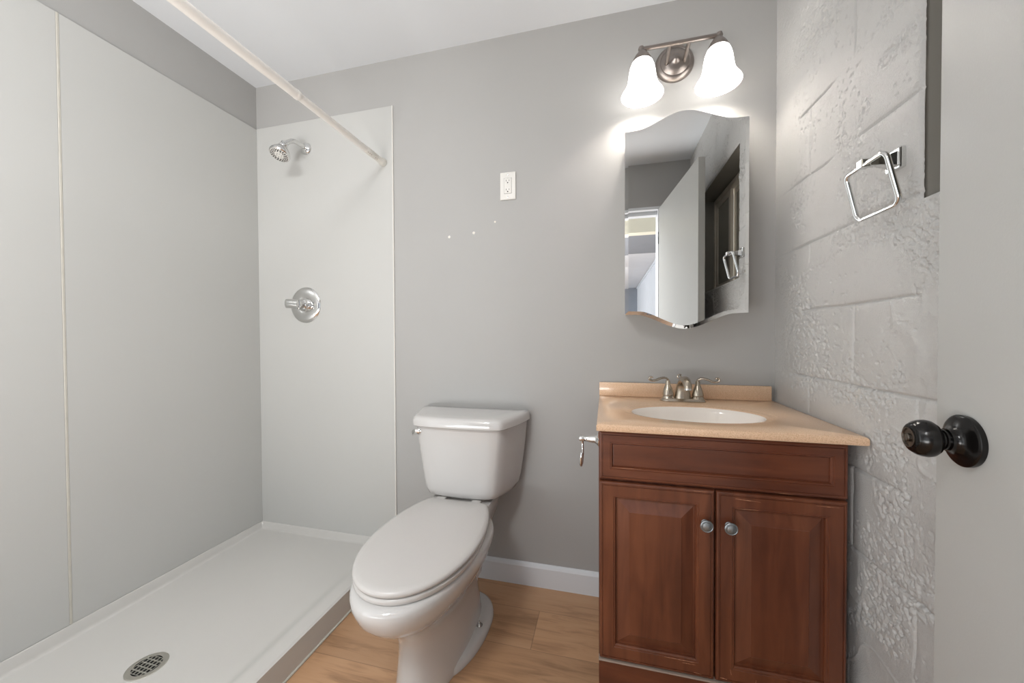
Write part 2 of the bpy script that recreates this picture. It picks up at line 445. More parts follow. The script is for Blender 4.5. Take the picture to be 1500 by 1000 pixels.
# ---- window_1 : aluminium slider in the recess
wn1 = thing('window_1', (XR+.13, (RY0+RY1)/2, RZ0), None, None, kind='structure')
WX = XR+.11
bm = BM()
for a in ((RY0+.001, RY0+.028), (RY1-.028, RY1-.001)): bx(bm, WX, WX+.06, a[0], a[1], RZ0+.002, RZ1-.002, .002)
bx(bm, WX, WX+.06, RY0+.028, RY1-.028, RZ0+.002, RZ0+.028, .002); bx(bm, WX, WX+.06, RY0+.028, RY1-.028, RZ1-.03, RZ1-.002, .002)
finish('window_frame', bm, P('alu_frame'), wn1, merge=False)
def sash(y0, y1, x):
    bm = BM(); t = .032
    z0, z1 = RZ0+.03, RZ1-.032
    bx(bm, x, x+.018, y0, y0+t, z0, z1, .002); bx(bm, x, x+.018, y1-t, y1, z0, z1, .002)
    bx(bm, x, x+.018, y0+t, y1-t, z0, z0+t, .002); bx(bm, x, x+.018, y0+t, y1-t, z1-t, z1, .002)
    s = finish('window_sash', bm, P('alu_frame'), wn1, merge=False)
    bm = BM(); bx(bm, x+.007, x+.011, y0+t, y1-t, z0+t, z1-t)
    finish('window_pane', bm, P('window_glass'), s)
ymid = .405
sash(RY0+.03, ymid+.014, WX+.006); sash(ymid-.014, RY1-.03, WX+.032)

# ---- door_1 : the open door leaf
A = Vector((.402, -.112, 0)); B = Vector((.4955, .711, 0))
dd = (B-A).normalized(); nn = Vector((-dd.y, dd.x, 0))      # nn points to the room (left)
dl = thing('door_1', (A.x, A.y, 0), None, None, kind='structure')
DM = Matrix(((dd.x, -nn.x, 0, A.x), (dd.y, -nn.y, 0, A.y), (0, 0, 1, 0), (0, 0, 0, 1)))  # local x along door, y away from room
LD = (B-A).length
bm = BM(); bx(bm, 0, LD, 0, .036, .012, 2.075, .0015, 1, DM); finish('door_leaf', bm, P('paint_door'), dl)
# knob set
KC = A+dd*(LD-.060)+Vector((0, 0, .9535))
ds = []
bm = BM(); lathe(bm, KC, nn, [(.0350, -.0002), (.0358, .002), (.0358, .0065), (.0345, .0078), (.0325, .0086), (.0285, .0098), (.0215, .0122), (.0172, .0160), (.0158, .0205), (.0158, .0225)], 48)
rose = finish('knob_rose', bm, P('black_bronze'), dl, True); tag(rose, 'black round door rose')
bm = BM(); lathe(bm, KC+nn*.021, nn, [(.0125, 0), (.0125, .003), (.0140, .0034), (.0140, .0056), (.0122, .0062), (.0122, .0090), (.0160, .0105), (.0218, .0135), (.0252, .0180), (.0263, .0230), (.0256, .0290), (.0232, .0345), (.0205, .0380), (.0200, .0388), (.0175, .0405), (.0150, .0410), (.0140, .0400)], 48)
kn = finish('door_knob', bm, P('black_bronze'), dl, True); tag(kn, 'black round door knob with lock button')
bm = BM(); lathe(bm, KC+nn*.0612, nn, [(.0143, 0), (.0143, .0022), (.0128, .0022), (.0122, .0005)], 36)
lathe(bm, KC+nn*.0602, nn, [(.0060, 0), (.0060, .0040), (.0048, .0052)], 24)
bx(bm, -.0012, .0012, -.005, .005, .0, .0015, 0, 1, Matrix.Translation(KC+nn*.0650) @ nn.to_track_quat('Z', 'Y').to_matrix().to_4x4())
lk = finish('lock_button', bm, P('keyway'), kn, True)
for hz in (.25, 1.05, 1.85):
    bm = BM(); lathe(bm, A-dd*.004-nn*.002+Vector((0, 0, hz)), (0, 0, 1), [(.006, -.045), (.0065, -.044), (.0065, .044), (.006, .045)], 16)
    finish('hinge', bm, P('black_bronze'), dl, True)

# ---- baseboard
bm = BM()
pr = [(0, 0), (-.015, 0), (-.015, .083), (-.0125, .088), (-.010, .0925), (-.0045, .0965), (0, .0975)]
rings(bm, [[Vector((x, YB+a, c)) for a, c in pr] for x in (-.986, .0)]); struct('baseboard_back', bm, P('paint_trim'))
bm = BM(); bx(bm, -.53, -.41, YF, YF+.014, 0, .095, .003); struct('baseboard_front', bm, P('paint_trim'))

# ------------------------------------------------------------------ the room beyond the doorway (seen in the mirror)
Y2 = YF-.13
bm = BM(); bx(bm, -2.6, 1.4, -6.4, Y2, -.1, 0); struct('floor', bm, P('plank_floor'))
bm = BM(); bx(bm, -2.6, 1.4, -6.4, Y2, HC+.0, HC+.1); struct('ceiling', bm, P('hall_white'))
bm = BM(); bx(bm, -2.6, .70, -6.1, -2.0, 2.20, 2.26); struct('ceiling', bm, P('hall_white'))
bm = BM(); bx(bm, -2.6, 1.3, -1.12, -1.0, 2.135, HC); struct('trim_2', bm, P('hall_cream'))
bm = BM(); bx(bm, -2.6, 1.3, -2.02, -1.12, 2.135, HC); struct('trim_3', bm, P('hall_bluegrey'))
bm = BM(); bx(bm, -2.6, 1.3, -6.4, -6.1, 0, HC); struct('wall_hall_far', bm, P('hall_bluegrey'))
bm = BM(); bx(bm, 1.3, 1.4, -6.4, Y2, 0, HC); struct('wall_hall_right', bm, P('hall_white'))
# daylit vertical blinds along the right of that room: each slat its own thing
bm = BM(); bx(bm, .80, .82, -6.0, -2.2, .05, 2.19); o = struct('window_2', bm, P('blind_daylight'))
vb = thing('vertical_blind', (.74, -4.2, .06), 'white vertical blind along the far room, seen in the mirror', 'blind')
for i in range(20):
    y = -2.4-i*.18
    bm = BM(); bx(bm, -.078, .078, -.0012, .0012, .07, 2.16, 0, 1, Matrix.Translation((.735, y, 0)) @ Matrix.Rotation(math.radians(72), 4, 'Z'))
    finish('slat', bm, P('slat_white'), vb)
bm = BM(); bx(bm, .70, .77, -6.0, -2.2, 2.16, 2.199, .003); finish('head_rail', bm, P('slat_white'), vb)

# ------------------------------------------------------------------ shower
def panel(name, b6, label):
    bm = BM(); bx(bm, *b6, .0012, 1); o = finish(name, bm, P('shower_panel')); return tag(o, label, 'shower wall panel')
SY = .856; PT = 2.203
p1 = panel('wall_board', (XL, XL+.006, SY+.0035, YB, .112, PT), 'white shower wall panel on the left wall, between the corner and the vertical seam')
p2 = panel('wall_board', (XL, XL+.006, .062, SY-.0035, .112, PT), 'white shower wall panel left of the vertical seam, nearest the camera')
bm = BM(); bx(bm, XL, XL+.0068, SY-.0035, SY+.0035, .112, PT, .001, 1)
tag(finish('seam_strip', bm, P('caulk')), 'narrow cream caulked seam between the two left shower wall panels', 'seam strip')
pb = thing('wall_board', (-1.39, YB, .112), 'white shower wall panel on the back wall, behind the shower head and valve', 'shower wall panel')
bm = BM(); bx(bm, XL+.006, -.9885, YB-.006, YB, .108, 2.206, .0012, 1); finish('panel_sheet', bm, P('shower_panel'), pb)
bm = BM(); bx(bm, -.9885, -.984, YB-.0075, YB, .0, 2.207, .0015, 1); tag(finish('edge_trim', bm, P('panel_edge'), pb), 'thin white vertical edge trim')

# pan
sp_ = thing('shower_pan', (-1.39, .83, 0), 'low white acrylic shower pan with a raised curb on the floor', 'shower pan')
px0, px1, py0, py1 = XL+.0005, -.993, .06, YB-.0005
DC = Vector((-1.413, .842))
nx, nyy = 90, 150
bm = BM(); grid = []
def pan_h(x, y):
    dL = x-px0; dB = py1-y; dF = y-py0; dR = px1-x
    lip = min(dL, dB, dF)
    d = math.hypot(x-DC.x, y-DC.y)
    floorh = .058+.022*min(1, d/.75)
    h = floorh
    def ss(a, b, t): t = max(0, min(1, (t-a)/(b-a))); return t*t*(3-2*t)
    h = h+(.112-h)*(1-ss(.006, .024, lip))
    hc = .094
    h2 = hc-.004*(1-ss(0, .01, dR))
    h = max(h, h2+(floorh-h2)*ss(.045, .115, dR))
    h -= .0*d
    return h
xs_ = [px0+(px1-px0)*(i/nx) for i in range(nx+1)]
ex_ = [px1-.0, px1-.003, px1-.007, px1-.012]; xs_ = sorted(set(xs_+ex_[1:]+[px0+.008, px0+.02, px0+.028]))
ys_ = sorted(set([py0+(py1-py0)*(i/nyy) for i in range(nyy+1)]+[py1-.004, py1-.012, py1-.02, py1-.028]))
HOLE = .049
for x in xs_:
    grid.append([bm.verts.new((x, y, pan_h(x, y))) for y in ys_])
for i in range(len(xs_)-1):
    for j in range(len(ys_)-1):
        bm.faces.new((grid[i][j], grid[i+1][j], grid[i+1][j+1], grid[i][j+1]))
# skirt
def sk(loop):
    low = [bm.verts.new((v.co.x, v.co.y, 0)) for v in loop]
    for a in range(len(loop)-1): bm.faces.new((loop[a], loop[a+1], low[a+1], low[a]))
sk(grid[-1]); sk([g[0] for g in grid][::-1]); sk([g[-1] for g in grid]); sk(grid[0][::-1])
finish('pan_body', bm, P('acrylic'), sp_, True, 50)
bm = BM(); tube(bm, [(px1+.001, .06, .003), (px1+.001, YB-.016, .003)], .0045, 10); tag(finish('caulk_bead', bm, P('caulk'), sp_, True), 'cream caulk bead along the floor')
# drain cover with square holes (real openings over a dark cup)
dz = pan_h(DC.x, DC.y)+.0008
bm = BM(); R = .054
cell = .0134; hole = .0047
nseg = 48
def disc_with_holes(bm, z):
    pts = []
    k = 4
    # central lattice cells as frames
    for i in range(-k, k+1):
        for j in range(-k, k+1):
            cx, cy = i*cell, j*cell
            if math.hypot(cx, cy) > .0385: continue
            a = cell/2
            o4 = [(-a, -a), (a, -a), (a, a), (-a, a)]; h4 = [(-hole, -hole), (hole, -hole), (hole, hole), (-hole, hole)]
            V0 = [bm.verts.new((DC.x+cx+p[0], DC.y+cy+p[1], z)) for p in o4]
            V1 = [bm.verts.new((DC.x+cx+p[0], DC.y+cy+p[1], z)) for p in h4]
            V2 = [bm.verts.new((DC.x+cx+p[0], DC.y+cy+p[1], z-.002)) for p in h4]
            for q in range(4):
                r = (q+1) % 4
                bm.faces.new((V0[q], V0[r], V1[r], V1[q])); bm.faces.new((V1[q], V1[r], V2[r], V2[q]))
disc_with_holes(bm, dz+.0022)
secs = []
for r, h in ((.0375, .00225), (.045, .0023), (.050, .0020), (.054, .0002), (.054, -.0005)):
    secs.append([Vector((DC.x+r*math.cos(2*PI*i/nseg), DC.y+r*math.sin(2*PI*i/nseg), dz+h)) for i in range(nseg)])
rings(bm, secs, True, False, False)
dr = finish('drain_cover', bm, P('drain_steel'), sp_, False, recalc=False); tag(dr, 'round steel drain cover with square holes')
bm = BM(); lathe(bm, (DC.x, DC.y, dz+.0002), (0, 0, 1), [(.050, 0), (.050, .0003)], 40); tag(finish('drain_well', bm, P('dark_void'), dr), 'dark drain opening')
for s in (-1, 1):
    bm = BM(); lathe(bm, (DC.x+s*.0465*.8, DC.y-s*.0465*.6, dz+.0022), (0, 0, 1), [(.0035, 0), (.0033, .0012), (.002, .0016)], 14)
    finish('drain_screw', bm, P('drain_steel'), dr, True)

# shower head
sh = thing('shower_fixture', (-1.479, YB-.006, 2.062), 'chrome shower head on a bent arm high on the back shower wall', 'shower head')
W0 = Vector((-1.479, YB-.006, 2.062))
bm = BM(); lathe(bm, W0, (0, -1, 0), [(.031, 0), (.031, .002), (.028, .007), (.021, .012), (.014, .015), (.0115, .016)], 36); finish('flange', bm, P('chrome'), sh, True)
pa = smoothpts([W0+Vector((0, 0, 0)), W0+Vector((-.002, -.035, .004)), W0+Vector((-.006, -.072, .004)), W0+Vector((-.012, -.097, -.012)), W0+Vector((-.019, -.117, -.034))], 6)
bm = BM(); tube(bm, pa, .0105, 18); finish('shower_arm', bm, P('chrome'), sh, True)
hp = pa[-1]; hd = Vector((-.02, -.40, -.91)).normalized(); HS = 1.12
bm = BM(); lathe(bm, hp-hd*.012, hd, [(r*HS, d*.9) for r, d in ((.0125, 0), (.0145, .002), (.0145, .014), (.017, .018), (.019, .026), (.0165, .030), (.021, .036), (.027, .046), (.033, .058), (.0385, .070), (.0405, .078), (.0400, .084), (.0365, .088))], 44, True, False)
hb = finish('shower_head', bm, P('chrome'), sh, True)
bm = BM(); lathe(bm, hp+hd*.0662, hd, [(.0412, 0), (.040, .0005), (.020, .0015), (.0185, .0035), (.001, .0035)], 44, True, True)
fc = finish('spray_face', bm, P('white_plastic'), hb, True)
a_, u_, v_ = basis(hd)
bm = BM()
for r, n in ((.0355, 22), (.0290, 18), (.0230, 12), (.011, 6)):
    for i in range(n):
        t = 2*PI*i/n+r*40
        c = hp+hd*.0668+u_*(r*math.cos(t))+v_*(r*math.sin(t))
        lathe(bm, c, hd, [(.0021, 0), (.0019, .0030), (.001, .0034)], 8)
tag(finish('spray_nozzles', bm, P('dark_void'), hb, False, merge=False), 'dark rubber spray nozzles', kind='stuff')

# valve
vc = Vector((-1.494, YB-.006, 1.266))
sv = thing('shower_valve', vc, 'round chrome shower valve plate with a lever on the back shower wall', 'shower valve')
bm = BM(); lathe(bm, vc, (0, -1, 0), [(.0915, 0), (.0915, .002), (.089, .005), (.080, .0085), (.055, .0115), (.040, .012), (.037, .0105), (.034, .0105)], 64); finish('valve_plate', bm, P('chrome'), sv, True)
bm = BM(); lathe(bm, vc+Vector((0, -.010, 0)), (0, -1, 0), [(.032, 0), (.032, .012), (.029, .018), (.024, .022), (.0215, .038), (.0205, .052), (.018, .056)], 40); finish('valve_hub', bm, P('chrome'), sv, True)
bm = BM()
lp = smoothpts([vc+Vector((.022, -.068, -.002)), vc+Vector((.0, -.070, 0)), vc+Vector((-.018, -.072, .002)), vc+Vector((-.038, -.074, .003)), vc+Vector((-.046, -.074, .003))], 5)
nl = len(lp); tube(bm, lp, [(.008, .008)]+[(.0235, .0125+.003*math.sin(PI*i/(nl-1))) for i in range(1, nl-1)]+[(.014, .007)], 20, flat=(0, 0, 1)); finish('valve_lever', bm, P('chrome'), sv, True)
bm = BM()
bm.free()
for s in (-1, 1):
    bm = BM(); lathe(bm, vc+Vector((s*.062, -.010, -.0)), (0, -1, 0), [(.0045, 0), (.0042, .002), (.0025, .0026)], 14); finish('plate_screw', bm, P('drain_steel'), sv, True)

# curtain rod
cr_ = thing('curtain_rod', (-1.034, .06, 1.944), 'white shower curtain tension rod running overhead from the back panel', 'curtain rod')
bm = BM(); tube(bm, [(-1.034, .07, 1.945), (-1.034, 1.07, 1.941)], .0155, 24); lathe(bm, (-1.034, 1.068, 1.941), (0, 1, 0), [(.0155, 0), (.0162, .003), (.0162, .012), (.0155, .015), (.014, .016)], 24)
finish('outer_tube', bm, P('rod_white'), cr_, True, merge=False)
bm = BM(); tube(bm, [(-1.034, 1.07, 1.941), (-1.034, 1.50, 1.9385)], .0135, 24); finish('inner_tube', bm, P('rod_white'), cr_, True)
bm = BM(); lathe(bm, (-1.034, 1.455, 1.9388), (0, 1, 0), [(.0135, 0), (.0148, .002), (.0148, .05), (.0142, .052), (.0142, .108), (.0165, .112), (.0178, .118), (.0178, .1375), (.016, .1385)], 28)
finish('end_cap', bm, P('rubber'), cr_, True)
for k, y in enumerate((1.462, 1.474, 1.487, 1.517, 1.529)):
    bm = BM(); lathe(bm, (-1.034+.0138*.62, y, 1.9386-.0145*.80), (.62, 0, -.80), [(.0022, 0), (.0022, .0006)], 10); finish('cap_dimple', bm, P('strip_grey'), cr_)
bm = BM(); lathe(bm, (-1.034, .0605, 1.945), (0, 1, 0), [(.018, 0), (.018, .02), (.0155, .024), (.0148, .04)], 24); finish('end_cap', bm, P('rubber'), cr_, True)

# ------------------------------------------------------------------ outlet and wall anchors
oc = Vector((-.416, YB, 1.766))
ot = thing('wall_outlet', oc-Vector((0, 0, .0625)), 'white wall outlet on the grey back wall above the toilet', 'outlet')
bm = BM(); bx(bm, oc.x-.0355, oc.x+.0355, YB-.0065, YB, oc.z-.0605, oc.z+.0605, .0028, 3); finish('face_plate', bm, P('white_plastic'), ot, True)
bm = BM(); bx(bm, oc.x-.0168, oc.x+.0168, YB-.0088, YB-.004, oc.z-.0335, oc.z+.0335, .0015, 2); rc = finish('receptacle', bm, P('white_plastic'), ot, True)
bm = BM()
for s in (-1, 1):
    z = oc.z+s*.0195
    bx(bm, oc.x-.0075, oc.x-.0057, YB-.0091, YB-.0085, z-.001, z+.0065); bx(bm, oc.x+.0055, oc.x+.0073, YB-.0091, YB-.0085, z, z+.0058)
    lathe(bm, (oc.x, YB-.0085, z-.0065), (0, -1, 0), [(.0027, 0), (.0027, .0006)], 12)
bx(bm, oc.x-.0178, oc.x+.0178, YB-.0068, YB-.0063, oc.z-.0345, oc.z+.0345)
finish('sockets', bm, P('dark_void'), rc, merge=False)
bm = BM(); bx(bm, oc.x-.0172, oc.x+.0172, YB-.0070, YB-.0062, oc.z-.0338, oc.z+.0338); finish('receptacle_rim', bm, P('white_plastic'), rc)
for s in (-1, 1):
    bm = BM(); bx(bm, oc.x-.007, oc.x+.007, YB-.0098, YB-.0085, oc.z+s*.004-.0024, oc.z+s*.004+.0024, .0006, 1); finish('button', bm, P('white_plastic'), rc)
    bm = BM(); lathe(bm, (oc.x, YB-.006, oc.z+s*.0485), (0, -1, 0), [(.0034, 0), (.0032, .0012), (.002, .0016)], 14); finish('plate_screw', bm, P('chrome'), ot, True)
an = None
for i, (x, z, lb) in enumerate(((-.699, 1.562, 'leftmost of the three small screw holes in the grey wall below the outlet'), (-.579, 1.572, 'middle of the three small screw holes in the grey wall below the outlet'), (-.478, 1.614, 'rightmost and highest of the three small screw holes in the grey wall below the outlet'))):
    if an is None:
        an = thing('wall_anchor', (x, YB, z), lb, 'wall anchor', 'old screw anchors in the back wall')
        bm = BM(); lathe(bm, (x, YB, z), (0, -1, 0), [(.0062, 0), (.0052, .0012), (.0035, .0018), (.0024, .0006), (.0015, .0004)], 16); c0 = finish('anchor_collar', bm, P('panel_edge'), an, True)
        bm = BM(); lathe(bm, (x+.001, YB-.0006, z), (.3, -1, -.1), [(.0022, 0), (.0022, .002), (.001, .0026)], 10); c1 = finish('anchor_hole', bm, P('alu_frame'), an, True)
    else:
        a2 = an.copy(); C.objects.link(a2); a2.location = (x, YB, z); a2['label'] = lb
        for ch in (c0, c1):
            cc = ch.copy(); C.objects.link(cc); cc.parent = a2
            if i == 2 and ch is c0: cc.scale = (.7, 1, .7)

# ------------------------------------------------------------------ toilet
TX = -.572
tl = thing('toilet', (TX, 1.2, 0), 'white two piece toilet with closed lid between shower and vanity', 'toilet')
def tplan(hw_b, hw_f, yb, yf, n=8):
    """tank plan: widest towards the back, creased front corners"""
    half = []
    bow = .012
    d = yb-yf
    for t in (0, .03): half.append((hw_b-(.012 if t == 0 else 0), yb-d*t))
    for t in (.25, .5, .75, .93): half.append((hw_b+(hw_f-hw_b)*(t**1.6), yb-d*t))
    half.append((hw_f-.002, yf+.006)); half.append((hw_f-.010, yf))
    fr = [(hw_f*s, yf-bow*(1-s*s)) for s in (.75, .5, .25, 0)]
    half += fr
    left = [(-x, y) for x, y in half[:-1]][::-1]
    return [(TX+x, y) for x, y in half+left]
def tring(hb, hf, yb, yf, z): return [Vector((x, y, z)) for x, y in tplan(hb, hf, yb, yf)]
# lid
bm = BM()
secs = [tring(.236, .170, 1.580, 1.372, .7365), tring(.249, .183, 1.588, 1.359, .737), tring(.2535, .1865, 1.590, 1.355, .741), tring(.2535, .1865, 1.590, 1.355, .762),
        tring(.2505, .1835, 1.588, 1.358, .771), tring(.245, .178, 1.584, 1.364, .7765), tring(.236, .170, 1.578, 1.372, .779), tring(.18, .12, 1.54, 1.41, .7805)]
rings(bm, secs); finish('tank_lid', bm, P('porcelain'), tl, True, 40)
# tank
bm = BM(); secs = []
for z, hb, hf, yb, yf in ((.444, .150, .110, 1.53, 1.425), (.445, .180, .127, 1.548, 1.407), (.452, .195, .138, 1.556, 1.398), (.475, .208, .1445, 1.562, 1.391), (.51, .2165, .1495, 1.567, 1.386),
                          (.56, .224, .1555, 1.571, 1.382), (.62, .2315, .163, 1.575, 1.378), (.68, .238, .1705, 1.578, 1.374), (.737, .242, .1755, 1.580, 1.370)):
    secs.append(tring(hb, hf, yb, yf, z))
rings(bm, secs); finish('tank', bm, P('porcelain'), tl, True, 40)
# lever on the left front
bm = BM()
lv = Vector((TX-.166, 1.374, .714))
lathe(bm, lv+Vector((.0, .01, 0)), (-.25, -1, 0), [(.012, 0), (.012, .012), (.009, .014)], 20)
tube(bm, smoothpts([lv+Vector((.004, -.008, 0)), lv+Vector((-.012, -.010, .001)), lv+Vector((-.026, -.004, -.004)), lv+Vector((-.037, .006, -.012))], 5), [(.0105, .004)]*15+[(.008, .003)], 14, flat=(0, 0, 1))
finish('flush_lever', bm, P('chrome'), tl, True, merge=False)
# bowl: egg rings. front at small y
def egg(hw, yf, yb, z, n=64, p=2.25, ymax=None):
    """egg outline: widest behind the middle, pointed to the front"""
    ym = yf+(yb-yf)*.60 if ymax is None else ymax
    pts = []
    for i in range(n):
        t = 2*PI*i/n; c, s = math.cos(t), math.sin(t)
        x = hw*math.copysign(abs(c)**(2/p), c)
        y = (yb-ym)*abs(s)**(2/2.6) if s > 0 else -(ym-yf)*abs(s)**(2/2.02)
        pts.append(Vector((TX+x, ym+y, z)))
    return pts
bm = BM()
secs = [egg(.112, .975, 1.455, .0), egg(.113, .972, 1.458, .004), egg(.110, .975, 1.455, .03), egg(.104, .985, 1.440, .10), egg(.100, .985, 1.425, .16), egg(.102, .965, 1.415, .205), egg(.112, .935, 1.41, .245),
        egg(.134, .893, 1.41, .278), egg(.157, .850, 1.415, .308), egg(.174, .822, 1.42, .34), egg(.1845, .808, 1.425, .372), egg(.187, .806, 1.425, .392), egg(.184, .812, 1.42, .403), egg(.172, .828, 1.41, .408), egg(.12, .90, 1.36, .408)]
rings(bm, secs); finish('bowl', bm, P('porcelain'), tl, True, 60)
# rear deck carrying the tank
bm = BM()
def rr(hw, y0, y1, z, r=.03, n=6):
    out = []
    for cx, cy, a0 in ((hw-r, y1-r, 0), (-hw+r, y1-r, 90), (-hw+r, y0+r, 180), (hw-r, y0+r, 270)):
        for k in range(n+1):
            a = math.radians(a0+90*k/n); out.append(Vector((TX+cx+r*math.cos(a), cy+r*math.sin(a), z)))
    return out
rings(bm, [rr(.085, 1.30, 1.44, .15), rr(.095, 1.30, 1.47, .27), rr(.118, 1.29, 1.52, .35), rr(.128, 1.28, 1.545, .395), rr(.130, 1.28, 1.55, .424), rr(.126, 1.284, 1.546, .432)])
finish('tank_deck', bm, P('porcelain'), tl, True, 40)
bm = BM(); rings(bm, [rr(.10, 1.42, 1.53, .430, .02), rr(.10, 1.42, 1.53, .4445, .02)]); finish('tank_gasket', bm, P('rubber'), tl, True)
# foot flange with bolts
bm = BM()
rings(bm, [egg(.150, 1.05, 1.485, 0, ymax=1.31), egg(.152, 1.048, 1.487, .006, ymax=1.31), egg(.149, 1.054, 1.482, .020, ymax=1.31), egg(.140, 1.065, 1.47, .027, ymax=1.31), egg(.10, 1.10, 1.44, .034, ymax=1.31)])
finish('foot', bm, P('porcelain'), tl, True, 50)
for s in (-1, 1):
    bm = BM(); bc = Vector((TX+s*.119, 1.285, .031))
    lathe(bm, bc, (0, 0, 1), [(.0125, 0), (.0125, .0018), (.0075, .002), (.0075, .0075), (.0035, .0078), (.0035, .015), (.002, .016)], 6 if False else 20)
    finish('floor_bolt', bm, P('chrome'), tl, True)
# seat ring and lid
def seat_o(hw, yf, yb, z, n=72):
    pts = []; ym = yf+(yb-yf)*.52; bw = .118*hw/.183
    for i in range(n):
        t = 2*PI*i/n; c, s = math.cos(t), math.sin(t)
        if s <= 0:
            x = hw*math.copysign(abs(c)**(2/2.12), c); y = ym-(ym-yf)*abs(s)**(2/2.02)
        else:
            x = hw*math.copysign(abs(c)**(2/2.0), c); y = ym+(yb-ym)*1.35*abs(s)**(2/2.0)
            if y > yb: y = yb
        pts.append(Vector((TX+x, y, z)))
    return pts
bm = BM(); rings(bm, [seat_o(.170, .838, 1.345, .4085), seat_o(.178, .831, 1.352, .410), seat_o(.181, .828, 1.354, .416), seat_o(.1805, .829, 1.353, .423), seat_o(.176, .834, 1.35, .4262)])
finish('seat', bm, P('seat_plastic'), tl, True, 50)
bm = BM(); rings(bm, [seat_o(.172, .838, 1.365, .4282), seat_o(.180, .829, 1.374, .430), seat_o(.1835, .8255, 1.377, .436), seat_o(.1825, .827, 1.376, .442), seat_o(.177, .833, 1.372, .4466), seat_o(.165, .847, 1.362, .4492), seat_o(.10, .93, 1.28, .452), seat_o(.03, 1.05, 1.15, .453)])
finish('seat_lid', bm, P('seat_plastic'), tl, True, 50)
for s in (-1, 1):
    bm = BM(); bx(bm, TX+s*.075-.02, TX+s*.075+.02, 1.362, 1.395, .430, .4475, .005, 2); finish('seat_hinge', bm, P('seat_plastic'), tl, True)

# ------------------------------------------------------------------ vanity cabinet
VX0, VX1, VY, VZ = -.018, .592, 1.092, .832
vn = thing('vanity_cabinet', (.287, 1.34, 0), 'cherry brown bathroom vanity cabinet with two raised panel doors beside the block wall', 'vanity cabinet')
bm = BM()
bx(bm, VX0, VX0+.016, VY+.018, YB-.002, .0, VZ); bx(bm, VX1-.016, VX1, VY+.018, YB-.002, .0, VZ)
bx(bm, VX0+.016, VX1-.016, YB-.012, YB-.002, .0, VZ); bx(bm, VX0+.016, VX1-.016, VY+.018, YB-.012, .165, .18)
bx(bm, VX0+.016, VX1-.016, VY+.018, VY+.034, .665, VZ); bx(bm, VX0+.016, VX0+.04, VY+.018, VY+.034, .18, .665); bx(bm, VX1-.04, VX1-.016, VY+.018, VY+.034, .18, .665)
bx(bm, VX0+.268, VX1-.3, VY+.018, VY+.034, .18, .665)
finish('carcass', bm, P('cherry_wood'), vn, merge=False)
bm = BM(); bx(bm, VX0, VX1, VY+.004, VY+.018, .0, .158, .001, 1); finish('base_board', bm, P('cherry_wood_rail'), vn)
bm = BM(); bx(bm, VX0-.0005, VX1, VY-.0005, VY+.018, .1585, .1625); tag(finish('base_strip', bm, P('strip_grey'), vn), 'thin pale strip above the base board')
def nested(bm, x0, x1, z0, z1, steps, back=.018):
    """rectangular frames: steps = [(inset, dy)], dy>0 is deeper"""
    R = []
    def rect(i, y): return [bm.verts.new(p) for p in ((x0+i, y, z0+i), (x1-i, y, z0+i), (x1-i, y, z1-i), (x0+i, y, z1-i))]
    prev = rect(0, VY+back); first = prev
    for i, dy in steps:
        cur = rect(i, VY+dy)
        for k in range(4): bm.faces.new((prev[k], prev[(k+1) % 4], cur[(k+1) % 4], cur[k]))
        prev = cur
    bm.faces.new(prev); bm.faces.new(first[::-1])
edge_steps = [(0, .006), (.0018, .0022), (.005, .0008), (.0075, .0008), (.0078, .0026), (.0105, .0026), (.0110, .0)]
def door_part(name, x0, x1, z0, z1, fr, raised):
    """frame ring + inner panel as a child"""
    bm = BM()
    st = edge_steps+[(fr, 0), (fr+.0012, .0022), (fr+.0045, .0022), (fr+.0072, .0062), (fr+.0074, .0115)]
    nested(bm, x0, x1, z0, z1, st)
    d = finish(name, bm, P('cherry_wood') if raised else P('cherry_wood_rail'), vn)
    bm = BM(); i0 = fr+.0074
    if raised: nested(bm, x0+i0, x1-i0, z0+i0, z1-i0, [(0, .0110), (.0055, .0106), (.036, .0012), (.0372, .0)], .0114)
    else: nested(bm, x0+i0, x1-i0, z0+i0, z1-i0, [(0, .0085), (.003, .0080)], .0114)
    finish('door_panel' if raised else 'drawer_panel', bm, P('cherry_wood') if raised else P('cherry_wood_rail'), d)
    return d
df_ = door_part('drawer_front', VX0+.002, VX1-.003, .690, .828, .030, False)
dL = door_part('door', VX0+.002, .2865, .166, .683, .039, True)
dR = door_part('door', .2905, VX1-.003, .166, .683, .039, True)
def cab_knob(x, z, par):
    bm = BM(); lathe(bm, (x, VY, z), (0, -1, 0), [(.0095, 0), (.008, .002), (.0058, .005), (.0055, .011), (.008, .0145), (.0150, .0165), (.0163, .0190), (.0160, .0215), (.0142, .0228), (.0130, .0220), (.0118, .0222), (.0105, .0245), (.006, .0262), (.001, .0266)], 40)
    tag(finish('knob', bm, P('knob_pewter'), par, True), 'round pewter knob')
cab_knob(.2622, .594, dL); cab_knob(.3205, .594, dR)
# worn bare edges on the doors
def wear(par, segs):
    for (x0, z0, x1, z1, wdt) in segs:
        bm = BM(); n = 14; a = Vector((x0, VY-.0003, z0)); b2 = Vector((x1, VY-.0003, z1)); t = (b2-a).normalized(); nrm = Vector((-t.z, 0, t.x))
        top = []; bot = []
        for i in range(n+1):
            p = a.lerp(b2, i/n); ww = wdt*(.25+.75*random.random())*(.3+.7*math.sin(PI*(i+.5)/(n+1)))
            top.append(bm.verts.new(p+nrm*ww)); bot.append(bm.verts.new(p-nrm*ww*.6))
        for i in range(n): bm.faces.new((top[i], top[i+1], bot[i+1], bot[i]))
        tag(finish('worn_chip', bm, P('worn_wood'), par, merge=False), 'pale chip where the stain has worn off')
wear(dL, [(.16, .2052, .238, .2050, .0016), (.205, .1985, .24, .1988, .0012), (.215, .678, .265, .6785, .0007), (.235, .178, .255, .176, .0012)])
